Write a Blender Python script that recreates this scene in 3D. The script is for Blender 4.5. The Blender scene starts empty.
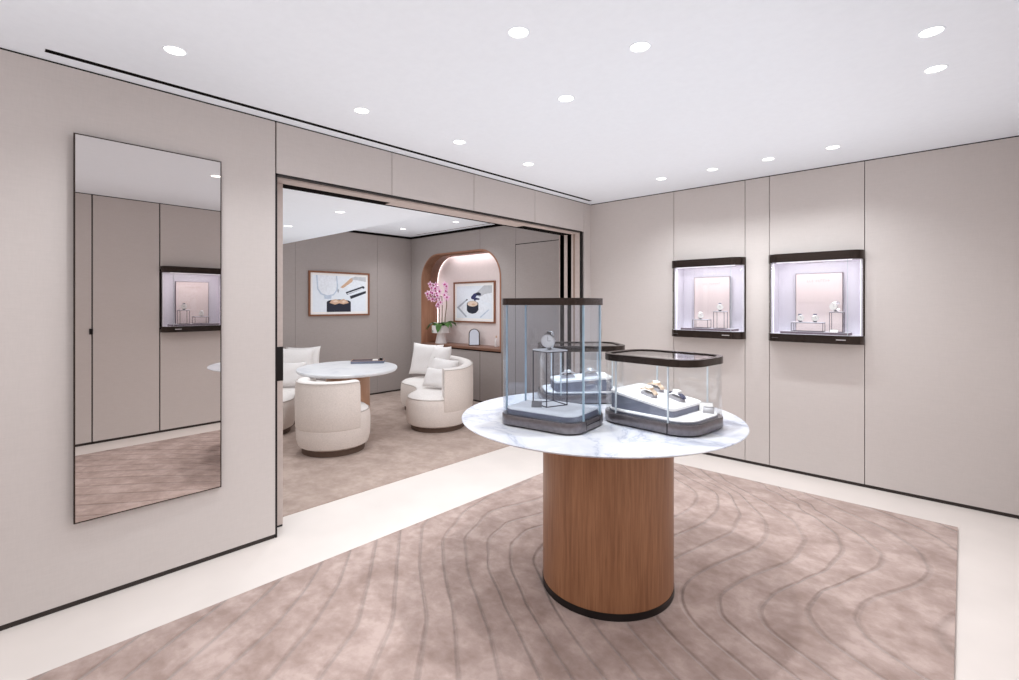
import bpy, bmesh, math, random
import numpy as np
from mathutils import Vector, Matrix
random.seed(7)
PI = math.pi
C = bpy.context.scene.collection
S = bpy.context.scene

# ------------------------------------------------------------------ camera, world, light, exposure
cam = bpy.data.cameras.new('camera'); co = bpy.data.objects.new('camera', cam); C.objects.link(co)
co.location = (0, 0, 1.45); co.rotation_euler = (PI/2, 0, 0.745)
cam.sensor_width = 36; cam.lens = 36*492.5/1019; cam.shift_y = -36/1019; cam.clip_start = .02
S.camera = co
S.view_settings.view_transform = 'Standard'; S.view_settings.look = 'None'
S.view_settings.exposure = 0.43; S.view_settings.gamma = 1.0; S.view_settings.use_curve_mapping = False
w = bpy.data.worlds.new('world'); S.world = w; w.use_nodes = True
w.node_tree.nodes['Background'].inputs[0].default_value = (.97, .97, 1, 1)
w.node_tree.nodes['Background'].inputs[1].default_value = 0.06
w.light_settings.ao_factor = 0.25; w.light_settings.distance = 1.1
S.cycles.use_fast_gi = True; S.cycles.fast_gi_method = 'ADD'
S.cycles.max_bounces = 14; S.cycles.diffuse_bounces = 6; S.cycles.glossy_bounces = 6
S.cycles.transparent_max_bounces = 40; S.cycles.transmission_bounces = 8
S.cycles.sample_clamp_indirect = 6; S.cycles.caustics_reflective = False; S.cycles.caustics_refractive = False
MAIN_W, NEAR_W, LOUNGE_W = 15.5, 21.0, 23.0       # downlight watts
CASE_W = 0.75

H = 2.586; XL = -3.133; YB = 4.764; XR = .40; YF = -1.6
XA = -6.92; YN = 5.03; YL = .5

# ------------------------------------------------------------------ materials
def lin(c):
    return tuple((x/255/12.92 if x/255 <= .04045 else ((x/255+.055)/1.055)**2.4) for x in c)
def lc(*c): return (*lin(c), 1)
class N:
    def __init__(s, name):
        s.m = bpy.data.materials.new(name); s.m.use_nodes = True; s.t = s.m.node_tree
        s.b = s.t.nodes['Principled BSDF']; s.out = s.t.nodes['Material Output']
    def n(s, ty, **kw):
        q = s.t.nodes.new(ty)
        for k, v in kw.items(): setattr(q, k, v)
        return q
    def l(s, a, b): s.t.links.new(a, b)
    def noise(s, scale, detail=3, stretch=(1, 1, 1), rough=.5, dist=0, coord='Object'):
        tc = s.n('ShaderNodeTexCoord'); mp = s.n('ShaderNodeMapping'); mp.inputs['Scale'].default_value = stretch
        nz = s.n('ShaderNodeTexNoise'); nz.inputs['Scale'].default_value = scale; nz.inputs['Detail'].default_value = detail
        nz.inputs['Roughness'].default_value = rough; nz.inputs['Distortion'].default_value = dist
        s.l(tc.outputs[coord], mp.inputs[0]); s.l(mp.outputs[0], nz.inputs['Vector']); return nz
    def ramp(s, src, stops):
        r = s.n('ShaderNodeValToRGB'); e = r.color_ramp.elements
        while len(e) < len(stops): e.new(.5)
        for i, (p, c) in enumerate(stops): e[i].position = p; e[i].color = c
        s.l(src, r.inputs[0]); return r
    def bump(s, src, strength, dist=.002):
        b = s.n('ShaderNodeBump'); b.inputs['Strength'].default_value = strength; b.inputs['Distance'].default_value = dist
        s.l(src, b.inputs['Height']); s.l(b.outputs[0], s.b.inputs['Normal']); return b
    def math(s, op, a, b=None):
        q = s.n('ShaderNodeMath', operation=op)
        for i, v in enumerate((a, b)):
            if v is None: continue
            if isinstance(v, (int, float)): q.inputs[i].default_value = v
            else: s.l(v, q.inputs[i])
        return q.outputs[0]
def plain(name, rgb, rough=.5, metal=0, var=.03, scale=30, bump=0, spec=.5, stretch=(1, 1, 1), coat=0):
    q = N(name); nz = q.noise(scale, 3, stretch)
    a = lc(*[max(0, v*(1-var)) for v in rgb]); b = lc(*[min(255, v*(1+var)) for v in rgb])
    r = q.ramp(nz.outputs[0], [(.3, a), (.7, b)]); q.l(r.outputs[0], q.b.inputs['Base Color'])
    q.b.inputs['Roughness'].default_value = rough; q.b.inputs['Metallic'].default_value = metal
    q.b.inputs['Specular IOR Level'].default_value = spec; q.b.inputs['Coat Weight'].default_value = coat
    if bump: q.bump(nz.outputs[0], bump)
    return q.m
def fabric(name, rgb, rough=.85, scale=260, bump=.25, var=.05, stretch=(1, 1, .12), spec=.2):
    q = N(name)
    n1 = q.noise(scale, 2, stretch); n2 = q.noise(scale, 2, (stretch[2], stretch[2], 1)); n3 = q.noise(2.2, 4)
    s = q.math('ADD', q.math('MULTIPLY', n1.outputs[0], .35), q.math('ADD', q.math('MULTIPLY', n2.outputs[0], .45), q.math('MULTIPLY', n3.outputs[0], .2)))
    a = lc(*[v*(1-var*1.5) for v in rgb]); b = lc(*[min(255, v*(1+var*1.5)) for v in rgb])
    r = q.ramp(s, [(.3, a), (.7, b)]); q.l(r.outputs[0], q.b.inputs['Base Color'])
    q.b.inputs['Roughness'].default_value = rough; q.b.inputs['Specular IOR Level'].default_value = spec
    q.bump(s, bump, .001); return q.m
def wood(name, rgb, dark, scale=9, axis=2, rough=.4):
    q = N(name); st = [14, 14, 14]; st[axis] = .5
    n1 = q.noise(scale, 5, tuple(st), .6, .3); st2 = [3, 3, 3]; st2[axis] = .25
    n2 = q.noise(scale*.6, 3, tuple(st2), .5, .6)
    s = q.math('ADD', q.math('MULTIPLY', n1.outputs[0], .6), q.math('MULTIPLY', n2.outputs[0], .4))
    r = q.ramp(s, [(.36, lc(*dark)), (.62, lc(*rgb))]); q.l(r.outputs[0], q.b.inputs['Base Color'])
    q.b.inputs['Roughness'].default_value = rough; q.bump(n1.outputs[0], .12, .001); return q.m
def marble(name, soft=False):
    q = N(name); n = q.noise(1.9, 9, (1, 1.35, 1), .62, 1.0)
    v = q.math('ABSOLUTE', q.math('SUBTRACT', n.outputs[0], .5))
    cl = q.noise(5, 6, (1, 1, 1), .6, .5)
    r = q.ramp(v, [(0, lc(160, 165, 180)), (.012, lc(190, 192, 202)), (.05, lc(203, 204, 209)), (.3, lc(208, 208, 212))])
    if soft:
        for e_ in r.color_ramp.elements: e_.color = lc(*((226, 228, 232) if e_.position < .1 else (236, 236, 239)))
    r2 = q.ramp(cl.outputs[0], [(.33, lc(226, 228, 234)), (.5, lc(255, 255, 255))])
    mx = q.n('ShaderNodeMixRGB', blend_type='MULTIPLY'); mx.inputs[0].default_value = .7
    q.l(r.outputs[0], mx.inputs[1]); q.l(r2.outputs[0], mx.inputs[2]); q.l(mx.outputs[0], q.b.inputs['Base Color'])
    q.b.inputs['Roughness'].default_value = .28; return q.m
def glass(name, tint, gloss=1.0):
    q = N(name); q.t.nodes.remove(q.b)
    tr = q.n('ShaderNodeBsdfTransparent'); gl = q.n('ShaderNodeBsdfGlossy'); fr = q.n('ShaderNodeFresnel'); mx = q.n('ShaderNodeMixShader')
    nz = q.noise(3, 2); r = q.ramp(nz.outputs[0], [(.3, (*tint, 1)), (.7, (*[min(1, t*1.01) for t in tint], 1))]); q.l(r.outputs[0], tr.inputs[0])
    gl.inputs['Roughness'].default_value = .02; gl.inputs[0].default_value = (gloss, gloss, gloss, 1); ge = q.n('ShaderNodeNewGeometry'); mr = q.n('ShaderNodeMapRange'); mr.inputs[3].default_value = 1.45; mr.inputs[4].default_value = 1/1.45
    q.l(ge.outputs['Backfacing'], mr.inputs[0]); q.l(mr.outputs[0], fr.inputs[0])
    q.l(fr.outputs[0], mx.inputs[0]); q.l(tr.outputs[0], mx.inputs[1]); q.l(gl.outputs[0], mx.inputs[2]); q.l(mx.outputs[0], q.out.inputs[0]); return q.m
def glow(name, rgb, strength):
    q = N(name); nz = q.noise(5, 1)
    r = q.ramp(nz.outputs[0], [(0, lc(*rgb)), (1, lc(*rgb))])
    q.l(r.outputs[0], q.b.inputs['Emission Color']); q.b.inputs['Emission Strength'].default_value = strength
    q.b.inputs['Base Color'].default_value = lc(*rgb); return q.m
def mirror_mat(name, rgb):
    q = N(name); q.b.inputs['Metallic'].default_value = 1; q.b.inputs['Roughness'].default_value = .004
    nz = q.noise(2, 1); r = q.ramp(nz.outputs[0], [(.3, lc(*rgb)), (.7, lc(*rgb))]); q.l(r.outputs[0], q.b.inputs['Base Color']); return q.m
def rug_mat(name, light, dark, grooves=True):
    q = N(name)
    n1 = q.noise(4.6, 8, (1, 1.15, 1), .6, .25); n2 = q.noise(17, 5, (1, 1.1, 1), .6, .3); n3 = q.noise(420, 2)
    s = q.math('ADD', q.math('MULTIPLY', n1.outputs[0], .60), q.math('ADD', q.math('MULTIPLY', n2.outputs[0], .30), q.math('MULTIPLY', n3.outputs[0], .10)))
    r = q.ramp(s, [(.39, lc(*dark)), (.5, lc(*[(a+b)/2 for a, b in zip(light, dark)])), (.60, lc(*light))])
    col = r.outputs[0]; h = q.math('MULTIPLY', n3.outputs[0], .15)
    if grooves:
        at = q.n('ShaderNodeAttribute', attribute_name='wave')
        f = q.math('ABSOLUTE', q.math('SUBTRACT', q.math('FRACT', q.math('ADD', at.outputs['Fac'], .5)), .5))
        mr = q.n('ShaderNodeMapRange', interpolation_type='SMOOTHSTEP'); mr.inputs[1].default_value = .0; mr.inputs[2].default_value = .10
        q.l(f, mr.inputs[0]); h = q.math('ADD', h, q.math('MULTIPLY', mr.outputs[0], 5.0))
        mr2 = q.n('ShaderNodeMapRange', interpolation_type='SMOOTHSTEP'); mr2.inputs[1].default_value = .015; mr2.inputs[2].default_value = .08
        mr2.inputs[3].default_value = .86; mr2.inputs[4].default_value = 1.0; q.l(f, mr2.inputs[0])  # groove colour darkened, mostly standing in for the shade inside the cut
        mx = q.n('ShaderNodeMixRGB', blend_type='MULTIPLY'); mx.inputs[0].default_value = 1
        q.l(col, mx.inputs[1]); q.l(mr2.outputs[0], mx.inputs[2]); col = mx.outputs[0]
    q.l(col, q.b.inputs['Base Color']); q.b.inputs['Roughness'].default_value = .95; q.b.inputs['Specular IOR Level'].default_value = .1
    q.b.inputs['Sheen Weight'].default_value = .25; q.b.inputs['Sheen Roughness'].default_value = .5
    q.bump(h, .8, .002); return q.m

m_wall = fabric("wall_fabric", (201, 194, 191), scale=190, bump=.04, var=.011, stretch=(1, 1, .1))
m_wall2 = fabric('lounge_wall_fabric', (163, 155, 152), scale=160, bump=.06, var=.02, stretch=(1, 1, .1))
m_ceil = plain('ceiling_paint', (240, 246, 254), .9, var=.005, spec=.1)
m_stone = plain('cream_stone', (219, 211, 206), .38, var=.018, scale=2.5, spec=.35)
m_bronze = plain('dark_bronze', (66, 57, 53), .26, .75, var=.06, scale=60, stretch=(.05, 1, 1))
m_bronze_grey = plain('grey_bronze', (126, 121, 124), .3, .8, var=.05, scale=60)
m_black = plain('black_shadow_gap', (16, 13, 13), .9, var=.05, spec=.05)
m_skirt = plain('dark_brown_skirting', (44, 35, 32), .5, var=.04)
m_blackmetal = plain('black_metal', (30, 26, 26), .4, .3, var=.05)
m_trimlight = plain('pale_lacquer', (196, 182, 176), .5, var=.02)
m_trimtan = plain('tan_lacquer', (150, 130, 118), .5, var=.02)
m_walnut = wood('walnut', (156, 110, 78), (124, 82, 55))
m_nichewood = wood('niche_wood', (168, 122, 98), (142, 98, 76))
m_counterwood = wood('counter_wood', (140, 102, 84), (108, 76, 62), axis=0)
m_oak = wood('pale_oak', (190, 150, 124), (166, 124, 98))
m_framewood = wood('frame_wood', (146, 98, 72), (110, 70, 50), scale=20)
m_marble = marble('white_marble'); m_marblesoft = marble('soft_white_marble', True)
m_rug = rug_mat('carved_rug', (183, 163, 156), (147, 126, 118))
m_carpet = rug_mat('lounge_carpet', (180, 161, 151), (154, 134, 123), False)
m_linen = fabric('beige_linen', (222, 213, 207), scale=330, bump=.4, var=.05, stretch=(1, 1, .2))
m_seatlinen = fabric('white_linen', (230, 225, 222), scale=180, bump=.3, var=.03, stretch=(1, 1, .3))
m_cush = fabric('white_cushion', (232, 229, 228), scale=200, bump=.3, var=.02, stretch=(1, 1, .4))
m_pipe = plain('grey_piping', (188, 180, 175), .8)
m_plinth = plain('brown_plinth', (92, 74, 64), .5, var=.05)
m_mirror = mirror_mat('mirror_glass', (212, 206, 203))
m_silver = mirror_mat('vanity_glass', (225, 228, 236))
m_glass = glass('clear_glass', (.98, .986, .988))
m_glassblue = glass('bluish_glass', (.94, .964, .995))
m_glassedge = plain('polished_glass_edge', (206, 216, 223), .12, var=.04, scale=20)
m_glassblueedge = plain('blue_glass_edge', (168, 194, 210), .12, var=.06, scale=14)
m_case = plain('lilac_lining', (226, 223, 231), .6, var=.008)
m_board = fabric('blush_board', (226, 212, 210), scale=300, bump=.1, var=.015)
m_boardedge = plain('mauve_edge', (112, 98, 108), .5)
m_wire = plain('taupe_wire', (100, 90, 98), .4, .3)
m_wiredark = plain('dark_wire', (58, 58, 70), .4, .3)
m_whiteleather = fabric('white_leather', (232, 231, 233), scale=300, bump=.08, var=.01)
m_greyleather = fabric('blue_grey_leather', (118, 122, 138), scale=300, bump=.1, var=.03)
m_holder = fabric('grey_holder', (168, 165, 170), scale=300, bump=.1, var=.02)
m_plaque = plain('grey_plaque', (136, 134, 138), .4, .2)
m_steel = plain('steel', (236, 234, 234), .32, .75, var=.03)
m_gold = plain('rose_gold', (232, 208, 184), .34, .65, var=.03)
m_dial = plain('white_dial', (240, 238, 236), .3, var=.02)
m_strap = plain('navy_strap', (52, 54, 82), .5)
m_strapred = plain('dark_red_strap', (92, 56, 62), .5)
m_ceramic = plain('white_ceramic', (232, 228, 228), .35, var=.01)
m_leaf = plain('orchid_leaf', (66, 104, 46), .4, var=.2, scale=14)
m_stem = plain('orchid_stem', (124, 110, 92), .6, var=.1)
m_petal = plain('orchid_petal', (232, 194, 218), .6, var=.10, scale=50)
m_lip = plain('orchid_lip', (172, 50, 124), .5, var=.1)
m_mat = plain('white_mount', (244, 243, 242), .7, var=.005)
m_led = glow('led_white', (250, 246, 255), .7)
m_lamp = glow('lamp_white', (255, 253, 250), 2.6)
m_niche = plain('niche_plaster', (226, 214, 212), .8, var=.01)
m_nicheled = glow('niche_led', (255, 244, 246), 1.6)
# print colours
P_ice = plain('print_ice_blue', (230, 238, 247), .6, var=.01); P_pale = plain('print_pale', (232, 238, 246), .6); P_grey = plain('print_grey', (172, 180, 192), .6)
P_dark = plain('print_dark', (40, 44, 58), .6); P_skin = plain('print_copper', (210, 176, 150), .6); P_navy = plain('print_navy', (50, 54, 96), .6); P_sleeve = plain('print_sleeve', (196, 200, 206), .6)
P_mid = plain('print_midblue', (192, 206, 224), .6); P_cream = plain('print_cream', (226, 206, 188), .6)

# ------------------------------------------------------------------ mesh helpers
class M:
    def __init__(s): s.bm = bmesh.new(); s.mi = 0
    def f(s, vs):
        try: q = s.bm.faces.new(vs); q.material_index = s.mi; return q
        except ValueError: return None
    def box(s, x0, x1, y0, y1, z0, z1, bev=0, T=None):
        v = [s.bm.verts.new((x, y, z)) for z in (z0, z1) for x, y in ((x0, y0), (x1, y0), (x1, y1), (x0, y1))]
        fs = [s.f([v[i] for i in q]) for q in ((3, 2, 1, 0), (4, 5, 6, 7), (0, 1, 5, 4), (1, 2, 6, 5), (2, 3, 7, 6), (3, 0, 4, 7))]
        if T is not None:
            for q in v: q.co = T @ q.co
        if bev:
            es = list({e for q in fs for e in q.edges})
            bmesh.ops.bevel(s.bm, geom=es, offset=bev, segments=2, affect='EDGES', profile=.5, material=-1)
        return s
    def loft(s, rings, cap0=True, cap1=True, closed=True):
        R = [[s.bm.verts.new(p) for p in r] for r in rings]; n = len(R[0])
        for a, b in zip(R, R[1:]):
            for i in range(n if closed else n-1):
                j = (i+1) % n; s.f([a[i], a[j], b[j], b[i]])
        if cap0: s.f(R[0][::-1])
        if cap1: s.f(R[-1])
        return s
    def prism(s, pts, z0, z1): return s.loft([[(x, y, z0) for x, y in pts], [(x, y, z1) for x, y in pts]])
    def shell(s, outer, inner, z0, z1):
        n = len(outer)
        ring = lambda p, z: [s.bm.verts.new((x, y, z)) for x, y in p]
        a, b, c, d = ring(outer, z0), ring(outer, z1), ring(inner, z1), ring(inner, z0)
        for p, q in ((a, b), (b, c), (c, d), (d, a)):
            for i in range(n):
                j = (i+1) % n; s.f([p[i], p[j], q[j], q[i]])
        return s
    def lathe(s, prof, n=48, c=(0, 0, 0), cap=True):
        return s.loft([[(c[0]+r*math.cos(2*PI*i/n), c[1]+r*math.sin(2*PI*i/n), c[2]+z) for i in range(n)] for r, z in prof], cap, cap)
    def tube(s, pts, r, n=8):
        pts = [Vector(p) for p in pts]; rings = []; up = None
        for i, p in enumerate(pts):
            t = (pts[min(i+1, len(pts)-1)]-pts[max(i-1, 0)]).normalized()
            if up is None: up = Vector((0, 0, 1)) if abs(t.z) < .9 else Vector((1, 0, 0))
            a = t.cross(up).normalized(); b = a.cross(t).normalized(); up = b
            rr = r[i] if isinstance(r, (list, tuple)) else r
            rings.append([tuple(p+a*math.cos(2*PI*k/n)*rr+b*math.sin(2*PI*k/n)*rr) for k in range(n)])
        return s.loft(rings)
    def ring_tube(s, pts, r, n=6):
        pts = [Vector(p) for p in pts]; m = len(pts); R = []
        for i, p in enumerate(pts):
            t = (pts[(i+1) % m]-pts[i-1]).normalized(); a = t.cross(Vector((0, 0, 1))).normalized(); b = a.cross(t)
            R.append([s.bm.verts.new(p+a*math.cos(2*PI*k/n)*r+b*math.sin(2*PI*k/n)*r) for k in range(n)])
        for i in range(m):
            for k in range(n): s.f([R[i][k], R[i][(k+1) % n], R[(i+1) % m][(k+1) % n], R[(i+1) % m][k]])
        return s
    def xf(s, T):
        for v in s.bm.verts: v.co = T @ v.co
        return s
    def build(s, name, mats, parent=None, sharp=35, loc=None, rot=None):
        bm = s.bm; bmesh.ops.recalc_face_normals(bm, faces=bm.faces)
        for q in bm.faces: q.smooth = True
        for e in bm.edges:
            if len(e.link_faces) == 2 and e.calc_face_angle(0) > math.radians(sharp): e.smooth = False
        me = bpy.data.meshes.new(name); bm.to_mesh(me); bm.free()
        for mm in (mats if isinstance(mats, (list, tuple)) else [mats]): me.materials.append(mm)
        o = bpy.data.objects.new(name, me); C.objects.link(o)
        if parent is not None: o.parent = parent
        if loc is not None: o.location = loc
        if rot is not None: o.rotation_euler = rot
        return o
def rr(w, d, r, n=8, cx=0, cy=0):
    out = []
    for sx, sy, a0 in ((1, 1, 0), (-1, 1, PI/2), (-1, -1, PI), (1, -1, 1.5*PI)):
        for i in range(n+1):
            a = a0+PI/2*i/n; out.append((cx+sx*(w/2-r)+r*math.cos(a), cy+sy*(d/2-r)+r*math.sin(a)))
    return out
def thing(name, label, cat, loc=(0, 0, 0), rz=0, group=None):
    o = bpy.data.objects.new(name, None); C.objects.link(o); o.empty_display_size = .05
    o.location = loc; o.rotation_euler = (0, 0, rz); return tag(o, label, cat, group)
def tag(o, label, cat, group=None):
    o['label'] = label; o['category'] = cat
    if group: o['group'] = group
    return o
def struct(o, label=None):
    o['kind'] = 'structure'
    if label: o['label'] = label
    return o
def dup(root, loc, rz, label, group=None):
    def cp(o, par):
        c = o.copy(); C.objects.link(c)
        if par is not None: c.parent = par
        for ch in kids.get(o.name, []): cp(ch, c)
        return c
    kids = {}
    for o in bpy.data.objects:
        if o.parent is not None: kids.setdefault(o.parent.name, []).append(o)
    r = cp(root, None); r.location = loc; r.rotation_euler = (root.rotation_euler[0], root.rotation_euler[1], rz); r['label'] = label
    if group: r['group'] = group
    return r
def sempty(name):
    o = bpy.data.objects.new(name, None); C.objects.link(o); return struct(o)

# ------------------------------------------------------------------ the setting
struct(M().box(XL-.30, XR+.3, YF-.1, YB+.4, -.08, 0).build('floor', m_stone))
struct(M().box(XA-.1, XL-.275, YL-.1, YN+.5, -.08, .004).build('floor_lounge', m_carpet), 'beige velvety carpet of the lounge beyond the opening')
cl = M().box(XA-.1, XR+.3, YF-.1, YN+.5, H, H+.08)
struct(cl.build('ceiling', m_ceil))
struct(M().box(XA, XL-.29, YL, 2.89, 2.28, H).build('ceiling_bulkhead', m_ceil), 'lowered white ceiling over the left of the lounge')

G = .0025; PT = .018; Z0, Z1 = .026, H-.008
# left wall with the mirror, header and opening
wl = struct(M().box(XL-.267, XL-PT, YF, 1.26, Z0, Z1).box(XL-.267, XL-PT, 1.26, 4.5905, 2.256, Z1)
            .box(XL-.31, XL-PT, 4.5905, YN+.12, Z0, Z1).build('wall_left', m_black))
for a, b, z in [(YF, 1.26, Z0), (1.264, 2.105, 2.262), (2.105, 2.941, 2.262), (2.941, 3.771, 2.262), (3.771, 4.63, 2.262), (4.63, YB, Z0)]:
    M().box(XL-PT, XL, a+G, b-(G if b < YB else 0), z, Z1).build('panel', m_wall, wl)
struct(M().box(XL-.26, XL-.006, YF, 1.255, 0, Z0).box(XL-.30, XL-.006, 4.60, YB, 0, Z0).build('baseboard_left', m_skirt))
struct(M().box(XL-.05, XL-.003, YF, YB, Z1, H).build('trim_1', m_black), 'thin black shadow gap along the left wall top')
M().box(XL-.279, XL-.267, YL, 1.25, .004, 2.28).box(XL-.279, XL-.267, 1.26, 4.59, 2.256, H).box(XL-.322, XL-.31, 4.592, YN, .004, H).build('lounge_panel', m_wall2, wl)
# opening frame
tr = sempty('trim_2')
M().box(XL-.04, XL-.004, 1.26, 1.272, .0, 2.262).box(XL-.04, XL-.004, 1.26, 4.59, 2.25, 2.262).box(XL-.022, XL-.002, 4.578, 4.5905, 0, 2.262).build('edge_trim', m_blackmetal, tr)
M().box(XL-.267, XL-.04, 1.27, 4.58, 2.238, 2.256).build('soffit', m_trimlight, tr)
M().box(XL-.262, XL-.150, 1.36, 2.19, 2.2365, 2.2385).box(XL-.262, XL-.232, 2.19, 4.57, 2.2365, 2.2385).box(XL-.225, XL-.13, 3.75, 4.57, 2.2365, 2.2385).build('track_slot', m_black, tr)
x = XL
for x0, x1, mm, dd in [(-.022, -.087, m_trimlight, 0), (-.087, -.112, m_trimtan, .003), (-.112, -.137, m_trimlight, 0), (-.137, -.197, m_blackmetal, .012), (-.197, -.237, m_trimlight, 0), (-.237, -.302, m_blackmetal, .012), (-.302, -.31, m_trimlight, 0)]:
    M().box(XL+x1, XL+x0, 4.5785+dd, 4.5905, 0, 2.25).build('jamb_strip', mm, tr)
# sliding door leaf resting in its left pocket
d1 = struct(M().box(XL-.187, XL-.137, 1.15, 1.362, .012, 2.236, .002).build('door_1', m_trimlight), 'edge of the sliding door leaf in its left pocket')
M().box(XL-.172, XL-.1355, 1.30, 1.3635, .95, 1.172, .001).build('door_handle', m_blackmetal, d1)
M().box(XL-.185, XL-.139, 1.15, 1.360, .0, .026).build('door_guide', m_blackmetal, d1)
# back wall with the two showcases
CX = [(-2.145, -1.468), (-1.264, -.576)]; CZ0, CZ1 = 1.130, 1.877
wb = M(); yb0, yb1 = YB+PT, YB+.34
for a, b in ((XL, CX[0][0]), (CX[0][1], CX[1][0]), (CX[1][1], XR+.2)): wb.box(a, b, yb0, yb1, Z0, Z1)
for a, b in CX: wb.box(a, b, yb0, yb1, Z0, CZ0+.05); wb.box(a, b, yb0, yb1, CZ1-.05, Z1)
wb = struct(wb.build('wall_back', m_black))
for a, b, z0, z1 in [(XL, CX[0][0], Z0, Z1), (CX[0][1], CX[1][0], Z0, Z1), (CX[1][1], XR, Z0, Z1)] + [(a, b, Z0, CZ0+.04) for a, b in CX] + [(a, b, CZ1-.04, Z1) for a, b in CX]:
    M().box(a+(G if a > XL else -.02), b-G, YB, YB+PT, z0, z1).build('panel', m_wall, wb)
struct(M().box(XL, XR+.2, YB+.006, YB+.2, 0, Z0).build('baseboard_back', m_skirt))
struct(M().box(XL, XR, YB+.003, YB+.05, Z1, H).build('trim_3', m_black), 'thin black shadow gap along the back wall top')
# right wall, seen in the mirror
RY = (1.59, 2.295)
wr = M()
for a, b in ((YF, RY[0]), (RY[1], YB+.02)): wr.box(XR+PT, XR+.34, a, b, Z0, Z1)
wr.box(XR+PT, XR+.34, *RY, Z0, CZ0+.05).box(XR+PT, XR+.34, *RY, CZ1-.05, Z1)
wr = struct(wr.build('wall_right', m_black))
G2 = .006
for a, b, z0, z1 in [(YF, 1.0, Z0, Z1), (1.0, RY[0], Z0, Z1), (RY[1], YB, Z0, Z1), (*RY, Z0, CZ0+.04), (*RY, CZ1-.04, Z1)]:
    M().box(XR, XR+PT, a+G2, b-G2, z0, z1).build('panel', m_wall, wr)
M().box(XR-.014, XR+.005, 0.975, 1.005, 1.135, 1.195, .003).build('door_handle', m_blackmetal, wr)
struct(M().box(XR+.006, XR+.2, YF, YB, 0, Z0).build('baseboard_right', m_skirt))
struct(M().box(XR+.003, XR+.05, YF, YB, Z1, H).build('trim_4', m_black), 'thin black shadow gap along the right wall top')
struct(M().box(XL-.267, XR+.3, YF-.1, YF, 0, H).build('wall_front', m_wall))
# lounge shell
wa = struct(M().box(XA-.08, XA-PT, YL-.1, YN+.45, .03, H-.03).build('wall_lounge_back', m_black))
for a, b in ((YL, 1.7), (1.7, 3.054), (3.054, 4.373), (4.373, YN)):
    M().box(XA-PT, XA, a+.0015, b-.0015, .03, H-.035).build('panel', m_wall2, wa)
struct(M().box(XA-.08, XA-.006, YL, YN, 0, .03).build('baseboard_lounge', m_skirt))
struct(M().box(XA-.06, XA+.012, 2.89, YN, H-.035, H).box(XA, XL-.31, YN-.012, YN+.05, H-.035, H).build('trim_5', m_black), 'black shadow gap where the lounge walls meet the ceiling')
struct(M().box(XA, XL-.267, YL-.1, YL, 0, 2.3).build('wall_lounge_left', m_wall2))
# lounge wall with arched niche (front sheet with a hole, made as a grid of strips around the arch)
NX0, NX1, NZ0, NZ1, NR, ND = -6.63, -4.80, .77, 2.256, .43, .35
def arch(inset=0, n=14):
    x0, x1, z1, r = NX0+inset, NX1-inset, NZ1-inset, NR-inset
    p = [(x0, NZ0)]
    for i in range(n+1): a = PI-PI/2*i/n; p.append((x0+r+r*math.cos(a), z1-r+r*math.sin(a)))
    for i in range(n+1): a = PI/2-PI/2*i/n; p.append((x1-r+r*math.cos(a), z1-r+r*math.sin(a)))
    p.append((x1, NZ0)); return p
wn = M(); A = arch()
top = H-.035
for y0, y1 in ((YN, YN+.02),):
    wn.box(XA, NX0, y0, y1, .03, top); wn.box(NX1, XL-.31, y0, y1, .03, top)
    wn.box(NX0, NX1, y0, y1, .03, NZ0)
    for (xa, za), (xb, zb) in zip(A, A[1:]):
        if xb-xa < 1e-5: continue
        v = [[wn.bm.verts.new(q) for q in ((xa, y, za), (xb, y, zb), (xb, y, top), (xa, y, top))] for y in (y0, y1)]
        wn.f(v[0][::-1]); wn.f(v[1]); wn.f([v[0][0], v[0][1], v[1][1], v[1][0]]); wn.f([v[0][2], v[0][3], v[1][3], v[1][2]])
wn = struct(wn.build('wall_lounge_niche', m_wall2, sharp=20))
for xs in (-5.23,):
    M().box(xs-.002, xs+.002, YN-.001, YN+.004, 2.256, top).build('seam', m_boardedge, wn)
    M().box(xs-.003, xs+.003, YN-.001, YN+.004, .03, .77).build('seam', m_black, wn)
M().box(-4.785, -4.78, YN-.001, YN+.004, .03, .77).box(-6.2, -6.195, YN-.001, YN+.004, .03, .77).build('seam', m_black, wn)
struct(M().box(XA, XL-.31, YN+.006, YN+.05, 0, .03).build('baseboard_niche', m_skirt))
# niche lining
def archstrip(p, q, y0, y1, m):
    for (a, b, c, d) in zip(p, p[1:], q[1:], q):
        v = [[m.bm.verts.new((s[0], y, s[1])) for s in (a, b, c, d)] for y in (y0, y1)]
        for i in range(4):
            j = (i+1) % 4; m.f([v[0][i], v[0][j], v[1][j], v[1][i]])
        m.f(v[0][::-1]); m.f(v[1])
    bmesh.ops.remove_doubles(m.bm, verts=m.bm.verts, dist=1e-5); return m
nich = sempty('trim_6'); nich['label'] = 'wood-lined arched niche in the lounge wall'
archstrip(arch(0), arch(.022), YN-.008, YN+ND-.03, M()).build('arch_lining', m_nichewood, nich)
M().box(NX0-.05, NX1+.05, YN+ND, YN+ND+.02, NZ0, NZ1+.05).build('back_panel', m_niche, nich)
archstrip(arch(.004), arch(.018), YN+ND-.028, YN+ND-.016, M()).build('light_strip', m_nicheled, nich)
for lx_, lz_, sx_, ry_ in ((-5.71, NZ1-.03, 1.1, 0), (NX0+.035, 1.45, .9, PI/2), (NX1-.035, 1.45, .9, -PI/2)):
    l = bpy.data.lights.new('niche_lamp', 'AREA'); l.shape = 'RECTANGLE'; l.size = sx_; l.size_y = .05; l.energy = 1.1 if ry_ == 0 else .5; l.color = (1, .95, .99)
    o = bpy.data.objects.new('niche_lamp', l); C.objects.link(o); o.parent = nich; o.location = (lx_, YN+ND-.10, lz_); o.rotation_euler = (.5 if ry_ == 0 else 0, -ry_*.999, 0)
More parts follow.
